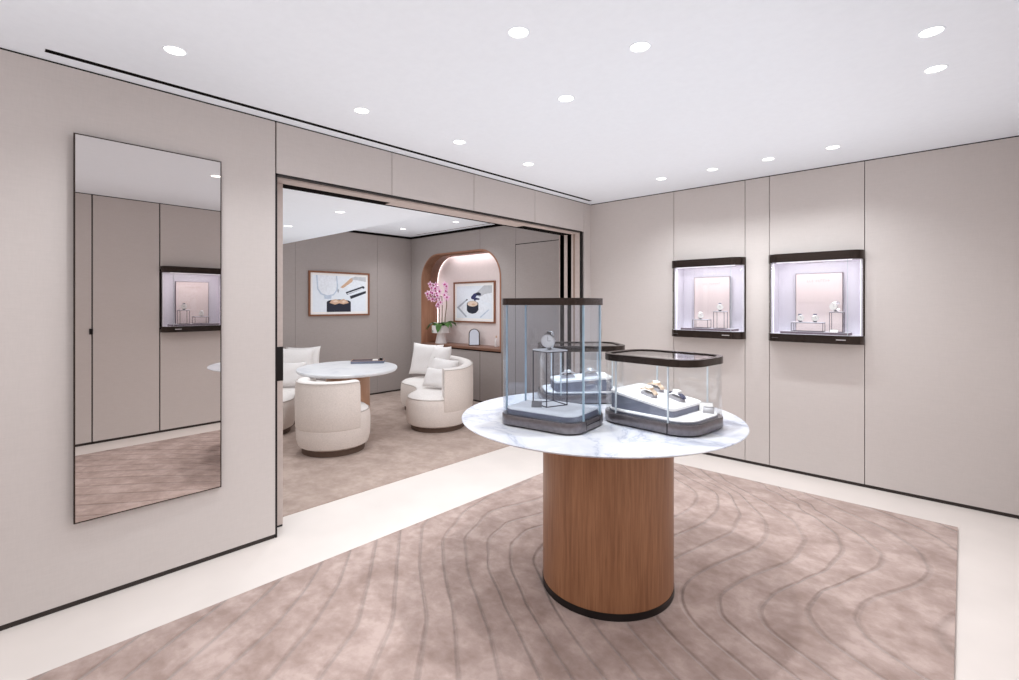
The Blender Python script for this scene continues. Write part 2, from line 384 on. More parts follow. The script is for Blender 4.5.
M().box(NX0+.001, NX1-.001, YN-.014, YN+ND, .772, .81, .002).build('counter', m_counterwood, nich)
M().box(NX0+.003, NX1-.003, YN-.006, YN+.0, .755, .772).build('under_counter_shade', m_black, nich)  # black strip standing in for the shade under the counter edge
# concealed door in the lounge wall
d2 = struct(M().box(-4.52, -3.6, YN-.004, YN, .03, 2.262).build('door_2', m_wall2), 'flush fabric covered door right of the niche')
M().box(-4.526, -4.52, YN-.0045, YN, .03, 2.27).box(-4.526, -3.6, YN-.0045, YN, 2.262, 2.27).build('door_gap', m_black, d2)
M().box(-4.522, -4.518, YN-.001, YN, 2.27, top).build('seam', m_boardedge, d2)

# ------------------------------------------------------------------ rug with carved waves
LN = {0: [(-1.42, 4.13), (-1.14, 3.93), (-.82, 3.67), (-.71, 3.43), (-.71, 3.13), (-.85, 2.72), (-.89, 2.49), (-.82, 2.33), (-.63, 2.22), (-.48, 2.15)],
 1: [(-1.15, 4.25), (-.87, 4.03), (-.58, 3.65), (-.52, 3.43), (-.55, 3.1), (-.7, 2.66), (-.71, 2.5), (-.64, 2.38), (-.37, 2.24)],
 2: [(-1.05, 4.22), (-.78, 3.98), (-.49, 3.74), (-.34, 3.54), (-.34, 3.35), (-.53, 2.87), (-.54, 2.63), (-.44, 2.49), (-.23, 2.37)],
 3: [(-.70, 4.16), (-.36, 3.95), (-.19, 3.74), (-.13, 3.49), (-.15, 3.36), (-.35, 2.9), (-.36, 2.72), (-.29, 2.59), (-.11, 2.48)],
 -2: [(-1.62, 4.08), (-1.31, 3.89), (-1.13, 3.56), (-1.08, 3.23), (-1.14, 2.96), (-1.2, 2.71)],
 -16: [(-2.51, 0.6), (-2.61, 0.78)],
 -15: [(-2.28, 0.55), (-2.41, 0.76), (-2.59, 1.03)],
 -14: [(-2.12, 0.63), (-2.26, 0.9), (-2.42, 1.1), (-2.61, 1.29)],
 -13: [(-1.97, 0.77), (-2.19, 1.07), (-2.35, 1.25), (-2.57, 1.43)],
 -12: [(-1.82, 0.89), (-1.99, 1.15), (-2.27, 1.38), (-2.6, 1.63)],
 -11: [(-1.7, 1.04), (-1.92, 1.29), (-2.22, 1.52), (-2.58, 1.79)],
 -10: [(-1.54, 1.15), (-1.8, 1.4), (-2.22, 1.67), (-2.58, 1.96)],
 -9: [(-1.44, 1.27), (-1.71, 1.48), (-2.09, 1.74), (-2.32, 1.92), (-2.55, 2.3), (-2.61, 2.61)],
 -8: [(-1.31, 1.37), (-1.54, 1.54), (-1.96, 1.8), (-2.26, 2.05), (-2.42, 2.42), (-2.31, 2.84)],
 -7: [(-1.2, 1.48), (-1.49, 1.65), (-1.91, 1.9), (-2.15, 2.15), (-2.21, 2.38), (-2.14, 2.63)],
 -6: [(-1.23, 1.62), (-1.54, 1.79), (-1.82, 1.99), (-1.99, 2.17), (-2.05, 2.38), (-2.02, 2.48)],
 -5: [(-1.54, 1.95), (-1.78, 2.13), (-1.83, 2.25)]}
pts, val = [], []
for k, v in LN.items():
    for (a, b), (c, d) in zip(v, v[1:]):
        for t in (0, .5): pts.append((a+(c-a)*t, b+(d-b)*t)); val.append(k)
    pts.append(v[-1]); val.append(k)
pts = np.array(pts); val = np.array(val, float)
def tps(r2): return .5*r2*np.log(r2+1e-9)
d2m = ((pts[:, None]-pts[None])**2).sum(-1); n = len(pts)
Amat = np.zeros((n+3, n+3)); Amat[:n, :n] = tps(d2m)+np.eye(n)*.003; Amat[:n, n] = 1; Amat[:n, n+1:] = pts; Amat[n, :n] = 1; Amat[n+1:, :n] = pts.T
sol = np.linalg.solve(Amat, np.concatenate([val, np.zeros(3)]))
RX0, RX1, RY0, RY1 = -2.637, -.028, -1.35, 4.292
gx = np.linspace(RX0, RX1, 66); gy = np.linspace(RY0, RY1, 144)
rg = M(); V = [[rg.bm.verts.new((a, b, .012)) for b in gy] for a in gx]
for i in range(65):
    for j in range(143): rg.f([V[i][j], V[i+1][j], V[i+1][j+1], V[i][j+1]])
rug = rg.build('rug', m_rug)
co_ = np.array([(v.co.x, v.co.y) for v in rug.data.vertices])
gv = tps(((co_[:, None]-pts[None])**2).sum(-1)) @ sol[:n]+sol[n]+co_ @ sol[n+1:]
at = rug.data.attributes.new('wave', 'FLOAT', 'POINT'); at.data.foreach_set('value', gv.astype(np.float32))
tag(rug, 'large dusty pink beige rug with carved wavy lines under the round display table', 'rug')
M().box(RX0, RX1, RY0, RY1, .0005, .0115).build('backing', plain('rug_edge', (140, 120, 113), .9), rug)

# ------------------------------------------------------------------ ceiling fittings
def downlight(x, y, z, label, group, watts, cone=130):
    t = thing('ceiling_downlight', label, 'downlight', (x, y, z), 0, group)
    M().lathe([(.040, -.001), (.044, -.003), (.047, -.002), (.048, 0), (.040, 0)], 32, cap=False).build('trim_ring', m_ceil, t)
    M().lathe([(.040, -.0008), (.0, -.0012)], 32, cap=False).build('lens', m_lamp, t)
    l = bpy.data.lights.new('downlight_lamp', 'SPOT'); l.energy = watts; l.spot_size = math.radians(cone); l.spot_blend = .9; l.shadow_soft_size = .03
    l.color = (.94, .98, 1)
    o = bpy.data.objects.new('downlight_lamp', l); C.objects.link(o); o.parent = t; o.location = (0, 0, -.012)
    return t
row1 = 'downlights in a row along the left wall'; row2 = 'downlights in a row before the back wall'; row3 = 'downlights above the round display table'
for i, (y, lab) in enumerate([(.606, 'round downlight above the wall mirror, nearest of the left wall row'), (1.538, 'second downlight of the left wall row, above the left end of the opening'),
     (2.301, 'third downlight from the wall mirror in the left wall row'), (3.045, 'farthest downlight of the row along the left wall')]):
    downlight(-2.6, y, H, lab, row1, MAIN_W)
for i, (x, lab) in enumerate([(-2.016, 'downlight of the back row nearest the far room corner'), (-1.56, 'downlight of the back row above the left wall showcase'),
     (-1.127, 'downlight of the back row between the two wall showcases'), (-.698, 'downlight of the back row above the right wall showcase')]):
    downlight(x, 4.215, H, lab, row2, NEAR_W)
for x, y, lab in [(-1.369, 1.54, 'largest looking downlight at the top middle of the ceiling'), (-1.052, 1.991, 'downlight in the upper middle of the ceiling, right of the larger looking one'), (-1.616, 2.213, 'downlight straight above the tall glass display case, far one of the table trio')]:
    downlight(x, y, H, lab, row3, MAIN_W*3.1, 112)
for x, y, lab in [(-.10, 2.704, 'downlight near the upper right corner of the photo, nearer of the pair'), (-.10, 3.145, 'downlight near the right edge of the ceiling, farther of the pair')]:
    downlight(x, y, H, lab, 'pair of downlights by the right wall', MAIN_W*.5)
for x, y in [(-2.6, -.6), (-1.3, -.7), (-.1, -.6)]:      # unseen spots added behind the camera for extra light, without fittings
    l = bpy.data.lights.new('added_rear_spot', 'SPOT'); l.energy = MAIN_W; l.spot_size = math.radians(130); l.spot_blend = .9; l.shadow_soft_size = .045; l.color = (.94, .98, 1)
    o = bpy.data.objects.new('added_rear_spot', l); C.objects.link(o); o.location = (x, y, H-.012)
lg = 'downlights of the lounge ceiling'
downlight(-4.136, 2.229, 2.28, 'downlight in the lowered lounge ceiling nearer the opening', lg, LOUNGE_W)
downlight(-5.286, 2.254, 2.28, 'downlight in the lowered lounge ceiling at the left edge of the opening', lg, LOUNGE_W)
downlight(-6.24, 4.39, H, 'downlight of the lounge in the far corner above the orchid', lg, LOUNGE_W)
downlight(-5.17, 4.51, H, 'downlight of the lounge before the arched niche', lg, LOUNGE_W)
tag(M().box(-3.040, -3.004, .211, 4.593, H-.0015, H).build('linear_air_diffuser', m_black), 'long thin black slot diffuser in the ceiling along the left wall', 'air diffuser')
tag(M().box(-6.6, -4.2, 4.905, 4.92, H-.0015, H).build('linear_air_diffuser', m_black), 'short black slot diffuser in the lounge ceiling above the niche wall', 'air diffuser')

# ------------------------------------------------------------------ wall mirror
t = thing('wall_mirror', 'tall frameless looking wall mirror with thin dark edge on the left wall', 'mirror', (XL+.010, .6325, .406), .026)
my, mh = .3185, 1.856
M().box(-.004, .008, -my+.05, my-.05, .05, mh-.05).build('mounting_board', m_bronze, t)
M().box(.004, .018, -my, my, 0, mh).build('frame', m_bronze, t)
M().box(.0175, .0195, -my+.006, my-.006, .006, mh-.006).build('mirror_glass', m_mirror, t)

# ------------------------------------------------------------------ display table
TX, TY, TZ = -1.364, 2.225, .872
t = thing('display_table', 'round white marble display table on a walnut drum pedestal', 'table', (TX, TY, 0))
M().lathe([(.333, .012), (.334, .02), (.333, .046)], 96).build('plinth', m_blackmetal, t)
M().lathe([(.331, .045), (.331, .855)], 96).build('pedestal', m_walnut, t)
M().lathe([(.0, .851), (.62, .851), (.695, .859), (.708, .865), (.711, .869), (.708, TZ), (.0, TZ)], 128, c=(-.040, -.019, 0), cap=False).build('tabletop', m_marble, t)

# ------------------------------------------------------------------ glass display cases
def case(name, label, cx, cy, rz, W, D, hh, gmat, emat, ring, group, tray=.075, r=.085, side=False):
    t = thing(name, label, 'display case', (cx, cy, TZ), rz, group)
    b = M(); b.prism(rr(W-.03, D-.03, r-.012), .0005, .008); b.build('foot', m_black, t)
    b = M(); b.loft([[(x, y, z) for x, y in rr(W-o, D-o, r-o/2)] for o, z in ((.004, .007), (0, .010), (0, .050), (.004, .053))]); b.build('base', m_bronze_grey, t)
    for s in (-1, 1):
        M().box(W/2-r-.0015, W/2-r+.0015, s*D/2-.002, s*D/2+.002, .008, .053).build('seam', m_black, t) if hh < .5 else M().box(s*W/2-.001, s*W/2+.0008, -.07, .07, .032, .0345).box(s*W/2-.001, s*W/2+.0008, -.0715, -.0695, .012, .048).box(s*W/2-.001, s*W/2+.0008, .0695, .0715, .012, .048).build('drawer_line', m_black, t)
    M().prism(rr(W-.045, D-.045, r-.02), .053, tray).build('tray', [m_greyleather], t)
    M().prism(rr(W-.049, D-.049, r-.022), tray, tray+.004).build('tray_top', m_whiteleather, t)
    g = M(); g.shell(rr(W-.008, D-.008, r-.003, 12), rr(W-.022, D-.022, r-.010, 12), .053, hh-.03); g.build('glass_wall', gmat, t)
    for sx, sy in ((1, 1), (1, -1), (-1, 1), (-1, -1)):
        jx, jy, ax, ay = (sx*(W/2-.0075), sy*(D/2-r), .0042, .0028) if side else (sx*(W/2-r), sy*(D/2-.0075), .0028, .0042)
        M().box(jx-ax, jx+ax, jy-ay, jy+ay, .054, hh-.03).build('glass_joint', emat, t)
    k = M()
    o1, i1 = rr(W, D, r), rr(W-ring*2, D-ring*2, r-ring+.001)
    k.shell(o1, i1, hh-.032, hh); k.build('top_band', m_bronze, t)
    M().prism(rr(W-ring*2+.004, D-ring*2+.004, r-ring+.002), hh-.012, hh-.005).build('glass_top', m_glass if hh < .5 else m_bronze, t)
    return t
gc = 'glass display cases on the round table'
case('glass_display_case', 'tall glass display case with dark bronze top on the round table', -1.465, 1.894, math.radians(7.4), .435, .34, .605, m_glassblue, m_glassblueedge, .03, gc, side=True)
case('glass_display_case', 'low glass display case at the right of the round table, holding three watches', -1.077, 2.261, math.radians(-5), .505, .385, .335, m_glass, m_glassedge, .026, gc, .060, .115)
case('glass_display_case', 'low glass display case seen through and behind the tall case', -1.722, 2.503, math.radians(47), .50, .36, .335, m_glass, m_glassedge, .026, gc, .060, .1)

def local(cx, cy, a):
    return lambda x, y: (cx+x*math.cos(a)-y*math.sin(a), cy+x*math.sin(a)+y*math.cos(a))
def riser(name, label, loc, rz, w, d, h, wire, topmat, group, tw=.004, cat='display stand'):
    t = thing(name, label, cat, loc, rz, group)
    for sx in (-1, 1):
        for sy in (-1, 1):
            M().box(sx*(w/2-tw/2)-tw/2, sx*(w/2-tw/2)+tw/2, sy*(d/2-tw/2)-tw/2, sy*(d/2-tw/2)+tw/2, 0, h-.006).build('leg', wire, t)
    for z, nm in ((0, 'base_frame'), (h-.010, 'top_frame')):
        b = M()
        for s in (-1, 1):
            b.box(-w/2, w/2, s*(d/2-tw/2)-tw/2, s*(d/2-tw/2)+tw/2, z, z+tw)
            b.box(s*(w/2-tw/2)-tw/2, s*(w/2-tw/2)+tw/2, -d/2, d/2, z, z+tw)
        b.build(nm, wire, t)
    M().box(-w/2, w/2, -d/2, d/2, h-.006, h, .001).build('top_plate', topmat, t); return t
def watch(label, loc, rz, r=.034, metal=None, strap=None, tilt=0, group=None, squash=1.0, face_up=False, posed=True):
    metal = metal or m_steel; strap = strap or m_steel
    t = thing('wristwatch', label, 'watch', loc, rz, group)
    # strap loop in the local y-z plane, dial looking to -y
    b = M(); ns = 28; rings = []
    for i in range(ns+1):
        a = math.radians(-90-152 + 304*i/ns) if not face_up else math.radians(-20+220*i/ns)
        a = a if face_up else math.radians(-152+304*i/ns)+PI/2
        ca, sa = math.cos(a), math.sin(a)*(squash)
        wd = .010 + .004*abs(math.cos((a-PI/2 if not face_up else a-PI/2)/1.0))
        rings.append([(wd*s, ca*q, sa*q) for s, q in ((-1, r), (1, r), (1, r-.004), (-1, r-.004))])
    b.loft(rings)
    R = Matrix.Rotation(PI/2, 4, 'X') if not face_up else Matrix.Identity(4)
    zoff = r if not face_up else .0
    b.xf(Matrix.Translation((0, 0, zoff)) @ R); b.build('strap', strap, t, sharp=50)
    c = M(); cr = r*.74
    prof = [(cr*.9, -.004), (cr, -.001), (cr, .005), (cr*.88, .008)]
    c.lathe(prof, 32)
    d = M(); d.lathe([(cr*.86, .0082), (cr*.86, .0088)], 32)
    bz = M(); bz.lathe([(cr*.86, .008), (cr*.9, .0102), (cr*.99, .0078)], 32, cap=False)
    k = M(); k.tube([(cr, 0, .002), (cr+.005, 0, .002)], .0025, 10)
    h = M(); h.box(-.0007, .0007, 0, cr*.62, .0088, .0094).box(0, cr*.45, -.0007, .0007, .0088, .0094)
    if face_up: T = Matrix.Translation((0, 0, r*squash))
    else: T = Matrix.Translation((0, -r, r)) @ Matrix.Rotation(PI/2, 4, 'X')
    for q, nm, mm in ((c, 'watch_case', metal), (d, 'dial', m_dial), (bz, 'bezel', metal), (k, 'crown', metal), (h, 'hands', m_wiredark)):
        q.xf(T).build(nm, mm, t)
    return t
def plaque(label, loc, rz, w=.05, h=.034, mm=None, name='name_plaque', cat='plaque', group=None):
    t = thing(name, label, cat, loc, rz, group)
    T = Matrix.Rotation(math.radians(-38), 4, 'X')
    M().box(-w/2, w/2, 0, .003, 0, h, .0008, T=T).build('face_plate', mm or m_plaque, t)
    T2 = Matrix.Translation((0, h*.6, 0)) @ Matrix.Rotation(math.radians(14), 4, 'X')
    M().box(-w/2.2, w/2.2, .003, .005, 0, h*.75, T=T2).build('back_leg', mm or m_plaque, t); return t
ZT = TZ+.079; ZL = TZ+.064
riser('wire_display_stand', 'tall dark wire stand with a white top inside the tall glass case', (-1.515, 1.94, ZT), math.radians(-18), .125, .125, 1.224-ZT, m_wiredark, m_whiteleather, 'wire stands')
watch('round silver watch standing on the tall wire stand in the tall glass case', (-1.517, 1.942, 1.224), math.radians(27), .046, m_steel, m_steel, group='watches on show')
plaque('small grey plaque at the foot of the tall wire stand', (-1.515, 1.835, ZT), math.radians(35), .05, .036, group='plaques in the glass cases')
# low case contents
L2 = local(-1.09, 2.25, math.radians(-5)); a2 = math.radians(-5)
def wedge(label, cx, cy, a, w, d, h0, h1, group):
    t = thing('display_block', label, 'display block', (cx, cy, ZL), a, group); r = .03
    o = rr(w, d, r, 5); hz = lambda x: h0+(h1-h0)*(x/w+.5)
    M().loft([[(x, y, 0) for x, y in o], [(x, y, hz(x)-.012) for x, y in o]]).build('block_side', m_greyleather, t)
    o2 = rr(w+.004, d+.004, r, 5)
    M().loft([[(x, y, hz(x)-.012) for x, y in o2], [(x, y, hz(x)-.002) for x, y in o2], [(x*.985, y*.985, hz(x)) for x, y in o2]]).build('block_top', m_whiteleather, t)
    return t, hz
p = L2(-.035, .03); t, hz = wedge('sloping white and grey block carrying three watches in the right low case', *p, a2, .345, .29, .088, .040, 'display blocks')
def holder(label, loc, rz, group='watch holders', ty=0):
    t = thing('watch_holder', label, 'watch holder', loc, rz, group)
    o = [(-.042, 0), (.042, 0), (.036, .016), (-.036, .016)]
    M().loft([[(x, -.017, z) for x, z in o], [(x, .017, z) for x, z in o]]).build('cradle', m_holder, t)
    t.rotation_euler = (0, ty, rz); return t
def lying_watch(label, loc, rz, metal, strap, ty=0):
    t = thing('wristwatch', label, 'watch', loc, rz, 'watches on show')
    b = M(); ns = 20; rings = []
    for i in range(ns+1):
        a = math.radians(170-160*i/ns); x, z = .040*math.cos(a), .017*math.sin(a)
        n = Vector((math.cos(a)/.040, 0, math.sin(a)/.017)).normalized()*.0035
        rings.append([(x, -.010, z), (x, .010, z), (x+n.x, .010, z+n.z), (x+n.x, -.010, z+n.z)])
    b.loft(rings).build('strap', strap, t)
    c = M().lathe([(.017, .0), (.0185, .003), (.0185, .008), (.016, .011)], 28); c.xf(Matrix.Translation((0, 0, .016))).build('watch_case', metal, t)
    M().lathe([(.0155, .0272), (.0155, .0278)], 28).build('dial', m_dial, t)
    M().tube([(0, .018, .021), (0, .023, .021)], .0022, 8).build('crown', metal, t)
    t.rotation_euler = (0, ty, rz); t.scale = (1.22, 1.22, 1.22); return t
sl = math.atan2(.048, .345)
for (lx, ly), lab, me, st in [((-.05, .085), 'gold watch on a grey holder at the back of the sloping block', m_gold, m_gold), ((-.01, -.045), 'gold watch on a grey holder in the middle of the sloping block', m_gold, m_gold), ((.095, .03), 'steel watch on a grey holder at the right of the sloping block', m_steel, m_strap)]:
    q = L2(-.035+lx, .03+ly); z = ZL+.088-.048*(lx/.345+.5)
    holder('grey watch cradle under the ' + lab.split(' on a')[0] + (' at the back' if 'back' in lab else ' in the middle' if 'middle' in lab else ''), (*q, z), a2-.25, ty=sl)
    lying_watch(lab, (*q, z+.012), a2-.25, me, st, ty=sl)
q = L2(.200, .10); plaque('grey plaque at the right end of the low glass case', (*q, ZL), math.radians(12), .05, .036, group='plaques in the glass cases')
q = L2(.165, .150); t = thing('tent_card', 'small white tent sign beside the plaque in the right low case', 'sign', (*q, ZL), .4)
M().box(-.03, .03, 0, .002, 0, .045, T=Matrix.Translation((0, -.015, 0)) @ Matrix.Rotation(math.radians(-24), 4, 'X')).build('front_leaf', m_dial, t)
M().box(-.03, .03, -.002, 0, 0, .045, T=Matrix.Translation((0, .0215, 0)) @ Matrix.Rotation(math.radians(24), 4, 'X')).build('back_leaf', m_holder, t)
# rear case contents
a3 = math.radians(47); L3 = local(-1.722, 2.503, a3)
q = L3(0, -.01); t, hz = wedge('white topped grey block with two watches in the rear low case', *q, a3, .34, .22, .062, .085, 'display blocks')
for lx, lab, me in [(-.08, 'pale watch on the left of the block in the rear low case', m_steel), (.06, 'pale watch on the right of the block in the rear low case', m_steel)]:
    q = L3(lx, -.02); z = ZL+.062+.023*(lx/.34+.5)
    holder('grey watch cradle under the ' + ('left pale watch in the rear low case' if lx < 0 else 'right pale watch in the rear low case'), (*q, z), a3, ty=-math.atan2(.023, .34)); lying_watch(lab, (*q, z+.012), a3, me, m_steel, ty=-math.atan2(.023, .34))

# ------------------------------------------------------------------ wall showcases
SW, SH, SP = .694, .747, .105
def dshape(o, r=.10, back=0, n=10):
    x = SW/2-o; y = -(SP-o); r = r-o; p = [(x, back)]
    for i in range(n+1): a = -PI/2*i/n; p.append((x-r+r*math.cos(a), y+r+r*math.sin(a)))
    for i in range(n+1): a = -PI/2-PI/2*i/n; p.append((-x+r+r*math.cos(a), y+r+r*math.sin(a)))
    p.append((-x, back)); return p
def showcase(label, loc, rz):
    t = thing('wall_showcase', label, 'showcase', loc, rz, 'lit wall showcases')
    for z0, z1, nm in ((0, .066, 'bottom_band'), (.676, SH, 'top_band')):
        M().prism(dshape(0), z0, z1).build(nm, m_bronze, t)
    M().box(.17, .235, -SP-.0015, -SP+.001, .030, .037).build('lock_plate', m_steel, t)
    M().box(-.3, -.25, -SP-.001, -SP+.001, .030, .034).build('maker_plate', m_bronze_grey, t)
    xi = SW/2-.028
    M().box(-xi, xi, .20, .212, .05, .70).build('back_panel', m_case, t)
    M().box(-xi-.012, -xi, 0, .21, .05, .70).build('side_panel', m_case, t); M().box(xi, xi+.012, 0, .21, .05, .70).build('side_panel', m_case, t)
    M().box(-xi-.01, xi+.01, 0, .21, .055, .066).build('floor_panel', m_case, t); M().box(-xi-.01, xi+.01, 0, .21, .676, .69).build('roof_panel', m_case, t)
    M().prism(dshape(.012), .066, .0675).build('floor_lining', m_case, t)
    for s in (-1, 1):
        M().box(s*(SW/2-.006)-.006, s*(SW/2-.006)+.006, -.006, .012, .066, .676).build('side_frame', m_bronze, t)
        M().box(s*(xi-.003)-.002, s*(xi-.003)+.002, .014, .022, .07, .672).build('light_strip', m_led, t)
    M().box(-.27, .27, -.07, -.055, .671, .676).build('light_bar', m_led, t)
    g = M(); a, b = dshape(.004), dshape(.010)
    for p, q in ((a, b),):
        for z0, z1 in ((.0665, .6755),):
            r = [[g.bm.verts.new((x, y, z)) for x, y in pp] for pp, z in ((p, z0), (p, z1), (q, z1), (q, z0))]
            m = len(p)
            for u in range(4):
                for i in range(m-1): g.f([r[u][i], r[u][i+1], r[(u+1) % 4][i+1], r[(u+1) % 4][i]])
    g.build('glass_front', m_glass, t)
    M().box(SW/2-.102, SW/2-.099, -SP+.004, -SP+.010, .0665, .6755).build('glass_joint', m_glassedge, t)
    l = bpy.data.lights.new('showcase_lamp', 'AREA'); l.shape = 'RECTANGLE'; l.size = .54; l.size_y = .03; l.energy = CASE_W*1.6; l.color = (.97, .95, 1)
    o = bpy.data.objects.new('showcase_lamp', l); C.objects.link(o); o.parent = t; o.location = (0, -.055, .668); o.rotation_euler = (.35, 0, 0)
    return t
def strokes(m, x0, x1, z, hgt, y, rnd):
    xx = x0
    while xx < x1:
        wd = rnd.choice((.012, .016, .02)); m.box(xx, xx+.003, y-.0006, y, z, z+hgt)
        if rnd.random() < .7: m.box(xx, xx+wd, y-.0006, y, z+hgt*rnd.choice((0, .45, .88)), z+hgt*rnd.choice((0, .45, .88))*0+z*0+.003+z*0 if False else z+hgt)
        xx += wd+.012
    return m
def contents(loc, rz, kind, where):
    L = lambda x, y, z: (loc[0]+x*math.cos(rz)-y*math.sin(rz), loc[1]+x*math.sin(rz)+y*math.cos(rz), loc[2]+z)
    bx = -.024 if kind == 1 else 0; zb = .0675
    t = thing('backboard', 'blush fabric board with a dark edge standing in the ' + where, 'backboard', L(bx, .165, zb+.012), rz, 'boards in the wall showcases')
    M().box(-.176, .176, 0, .022, 0, .508, .002).build('board_edge', m_boardedge, t)
    M().box(-.171, .171, -.002, .002, .0, .503).build('board_face', m_board, t)
    lt = M()
    rnd = random.Random(kind); xx = -.085
    for i in range(9):
        if i == 3: xx += .012
        lt.box(xx, xx+.0028, -.0027, -.0019, .430, .450); 
        lt.box(xx, xx+.010, -.0027, -.0019, rnd.choice((.430, .438, .4472)), rnd.choice((.4495, .4500))) if False else lt.box(xx, xx+.011, -.0027, -.0019, (z_ := rnd.choice((.430, .438, .4472))), z_+.0028)
        xx += .018
    lt.build('lettering', plain('board_lettering', (184, 162, 160), .5), t)
    t = thing('display_tray', 'low lilac platform along the floor of the ' + where, 'display tray', L(0, .035, zb), rz, 'platforms in the wall showcases')
    M().prism(rr(.497, .17, .012, 4), 0, .018).build('tray_side', m_boardedge, t); M().prism(rr(.493, .166, .011, 4), .018, .021).build('tray_top', m_case, t)
    z = zb+.021
    gs, gw = 'wire stands in the wall showcases', 'watches in the wall showcases'
    if kind == 1:
        riser('wire_display_stand', 'low wire stand at the left in the ' + where, L(-.058, .0, z), rz, .15, .09, .085, m_wire, m_case, gs)
        riser('wire_display_stand', 'tall narrow wire stand at the right in the ' + where, L(.12, .0, z), rz, .10, .09, .165, m_wire, m_case, gs)
        watch('white watch on the low stand in the ' + where, L(-.07, .0, z+.085), rz+.42, .036, m_steel, m_steel, group=gw)
        watch('watch with a dark strap on the tall stand in the ' + where, L(.115, .0, z+.165), rz+.32, .038, m_steel, m_strap, group=gw)
    else:
        riser('wire_display_stand', 'long low white topped stand in the ' + where, L(-.047, 0, z), rz, .235, .09, .08, m_wire, m_case, gs)
        riser('wire_display_stand', 'tall wire stand at the right in the ' + where, L(.160, 0, z), rz, .092, .09, .17, m_wire, m_case, gs)
        watch('white watch at the left of the long stand in the ' + where, L(-.105, 0, z+.08), rz+.28, .034, m_steel, m_strap, group=gw)
        watch('white watch at the right of the long stand in the ' + where, L(.005, 0, z+.08), rz+.22, .034, m_steel, m_strap, group=gw)
        watch('large silver watch on the tall stand in the ' + where, L(.155, 0, z+.17), rz-.25, .042, m_steel, m_steel, group=gw)
        plaque('small white card before the tall stand in the ' + where, L(.145, -.055, z), rz, .055, .03, m_dial, 'display_card', 'card')
for (a, b), k, wh in ((CX[0], 1, 'left wall showcase'), (CX[1], 2, 'right wall showcase')):
    loc = ((a+b)/2, YB, CZ0); showcase('lit glass fronted bronze ' + wh + ' on the back wall', loc, 0); contents(loc, 0, k, wh)
loc = (XR, sum(RY)/2, CZ0); showcase('lit bronze wall showcase seen only in the wall mirror', loc, -PI/2); contents(loc, -PI/2, 1, 'showcase reflected in the mirror')

# ------------------------------------------------------------------ lounge seating
def off(o, nr, d): return [(x+nx*d, y+ny*d) for (x, y), (nx, ny) in zip(o, nr)]
def seat_unit(t, o, nr, back, zback=.715, k=1.0):
    n = len(o)
    M().prism(off(o, nr, -.055), .001, .062).build('plinth', m_plinth, t)
    prof = [(-.05, .058), (-.022, .075), (-.004, .14), (0, .22), (0, .31), (-.006, .37), (-.016, .395)]
    M().loft([[(x, y, z*k) for x, y in off(o, nr, d)] for d, z in prof]).build('body', m_linen, t)
    prof = [(-.020, .392), (-.022, .403), (-.045, .424), (-.09, .436), (-.15, .440)]
    s = M().loft([[(x, y, z*k) for x, y in off(o, nr, d)] for d, z in prof]).build('seat', m_seatlinen, t)
    M().ring_tube([(x, y, .397*k) for x, y in off(o, nr, -.014)], .005).build('piping', m_pipe, s)
    sec = [(-.004, .245*k), (.006, .262*k), (.008, .45), (.004, zback-.05), (-.004, zback-.018), (-.022, zback), (-.06, zback+.004), (-.10, zback), (-.118, zback-.02), (-.122, zback-.06), (-.122, .40), (-.10, .245)]
    rings = []
    for i in back:
        (x, y), (nx, ny) = o[i % n], nr[i % n]
        rings.append([(x+nx*d, y+ny*d, z) for d, z in sec])
    b = M().loft([r_[:5]+[(o[i % n][0]-nr[i % n][0]*.05, o[i % n][1]-nr[i % n][1]*.05, zback-.03), (o[i % n][0]-nr[i % n][0]*.05, o[i % n][1]-nr[i % n][1]*.05, .245)] for r_, i in zip(rings, back)]).build('backrest', m_linen, t, sharp=60)
    M().loft([r_[4:11]+[(o[i % n][0]-nr[i % n][0]*.03, o[i % n][1]-nr[i % n][1]*.03, .40)] for r_, i in zip(rings, back)]).build('back_lining', m_seatlinen, b, sharp=60)
    tp = []
    for i in back: (x, y), (nx, ny) = o[i % n], nr[i % n]; tp.append((x+nx*.0, y+ny*.0, zback-.012))
    M().tube(tp, .004, 6).build('piping', m_pipe, b)
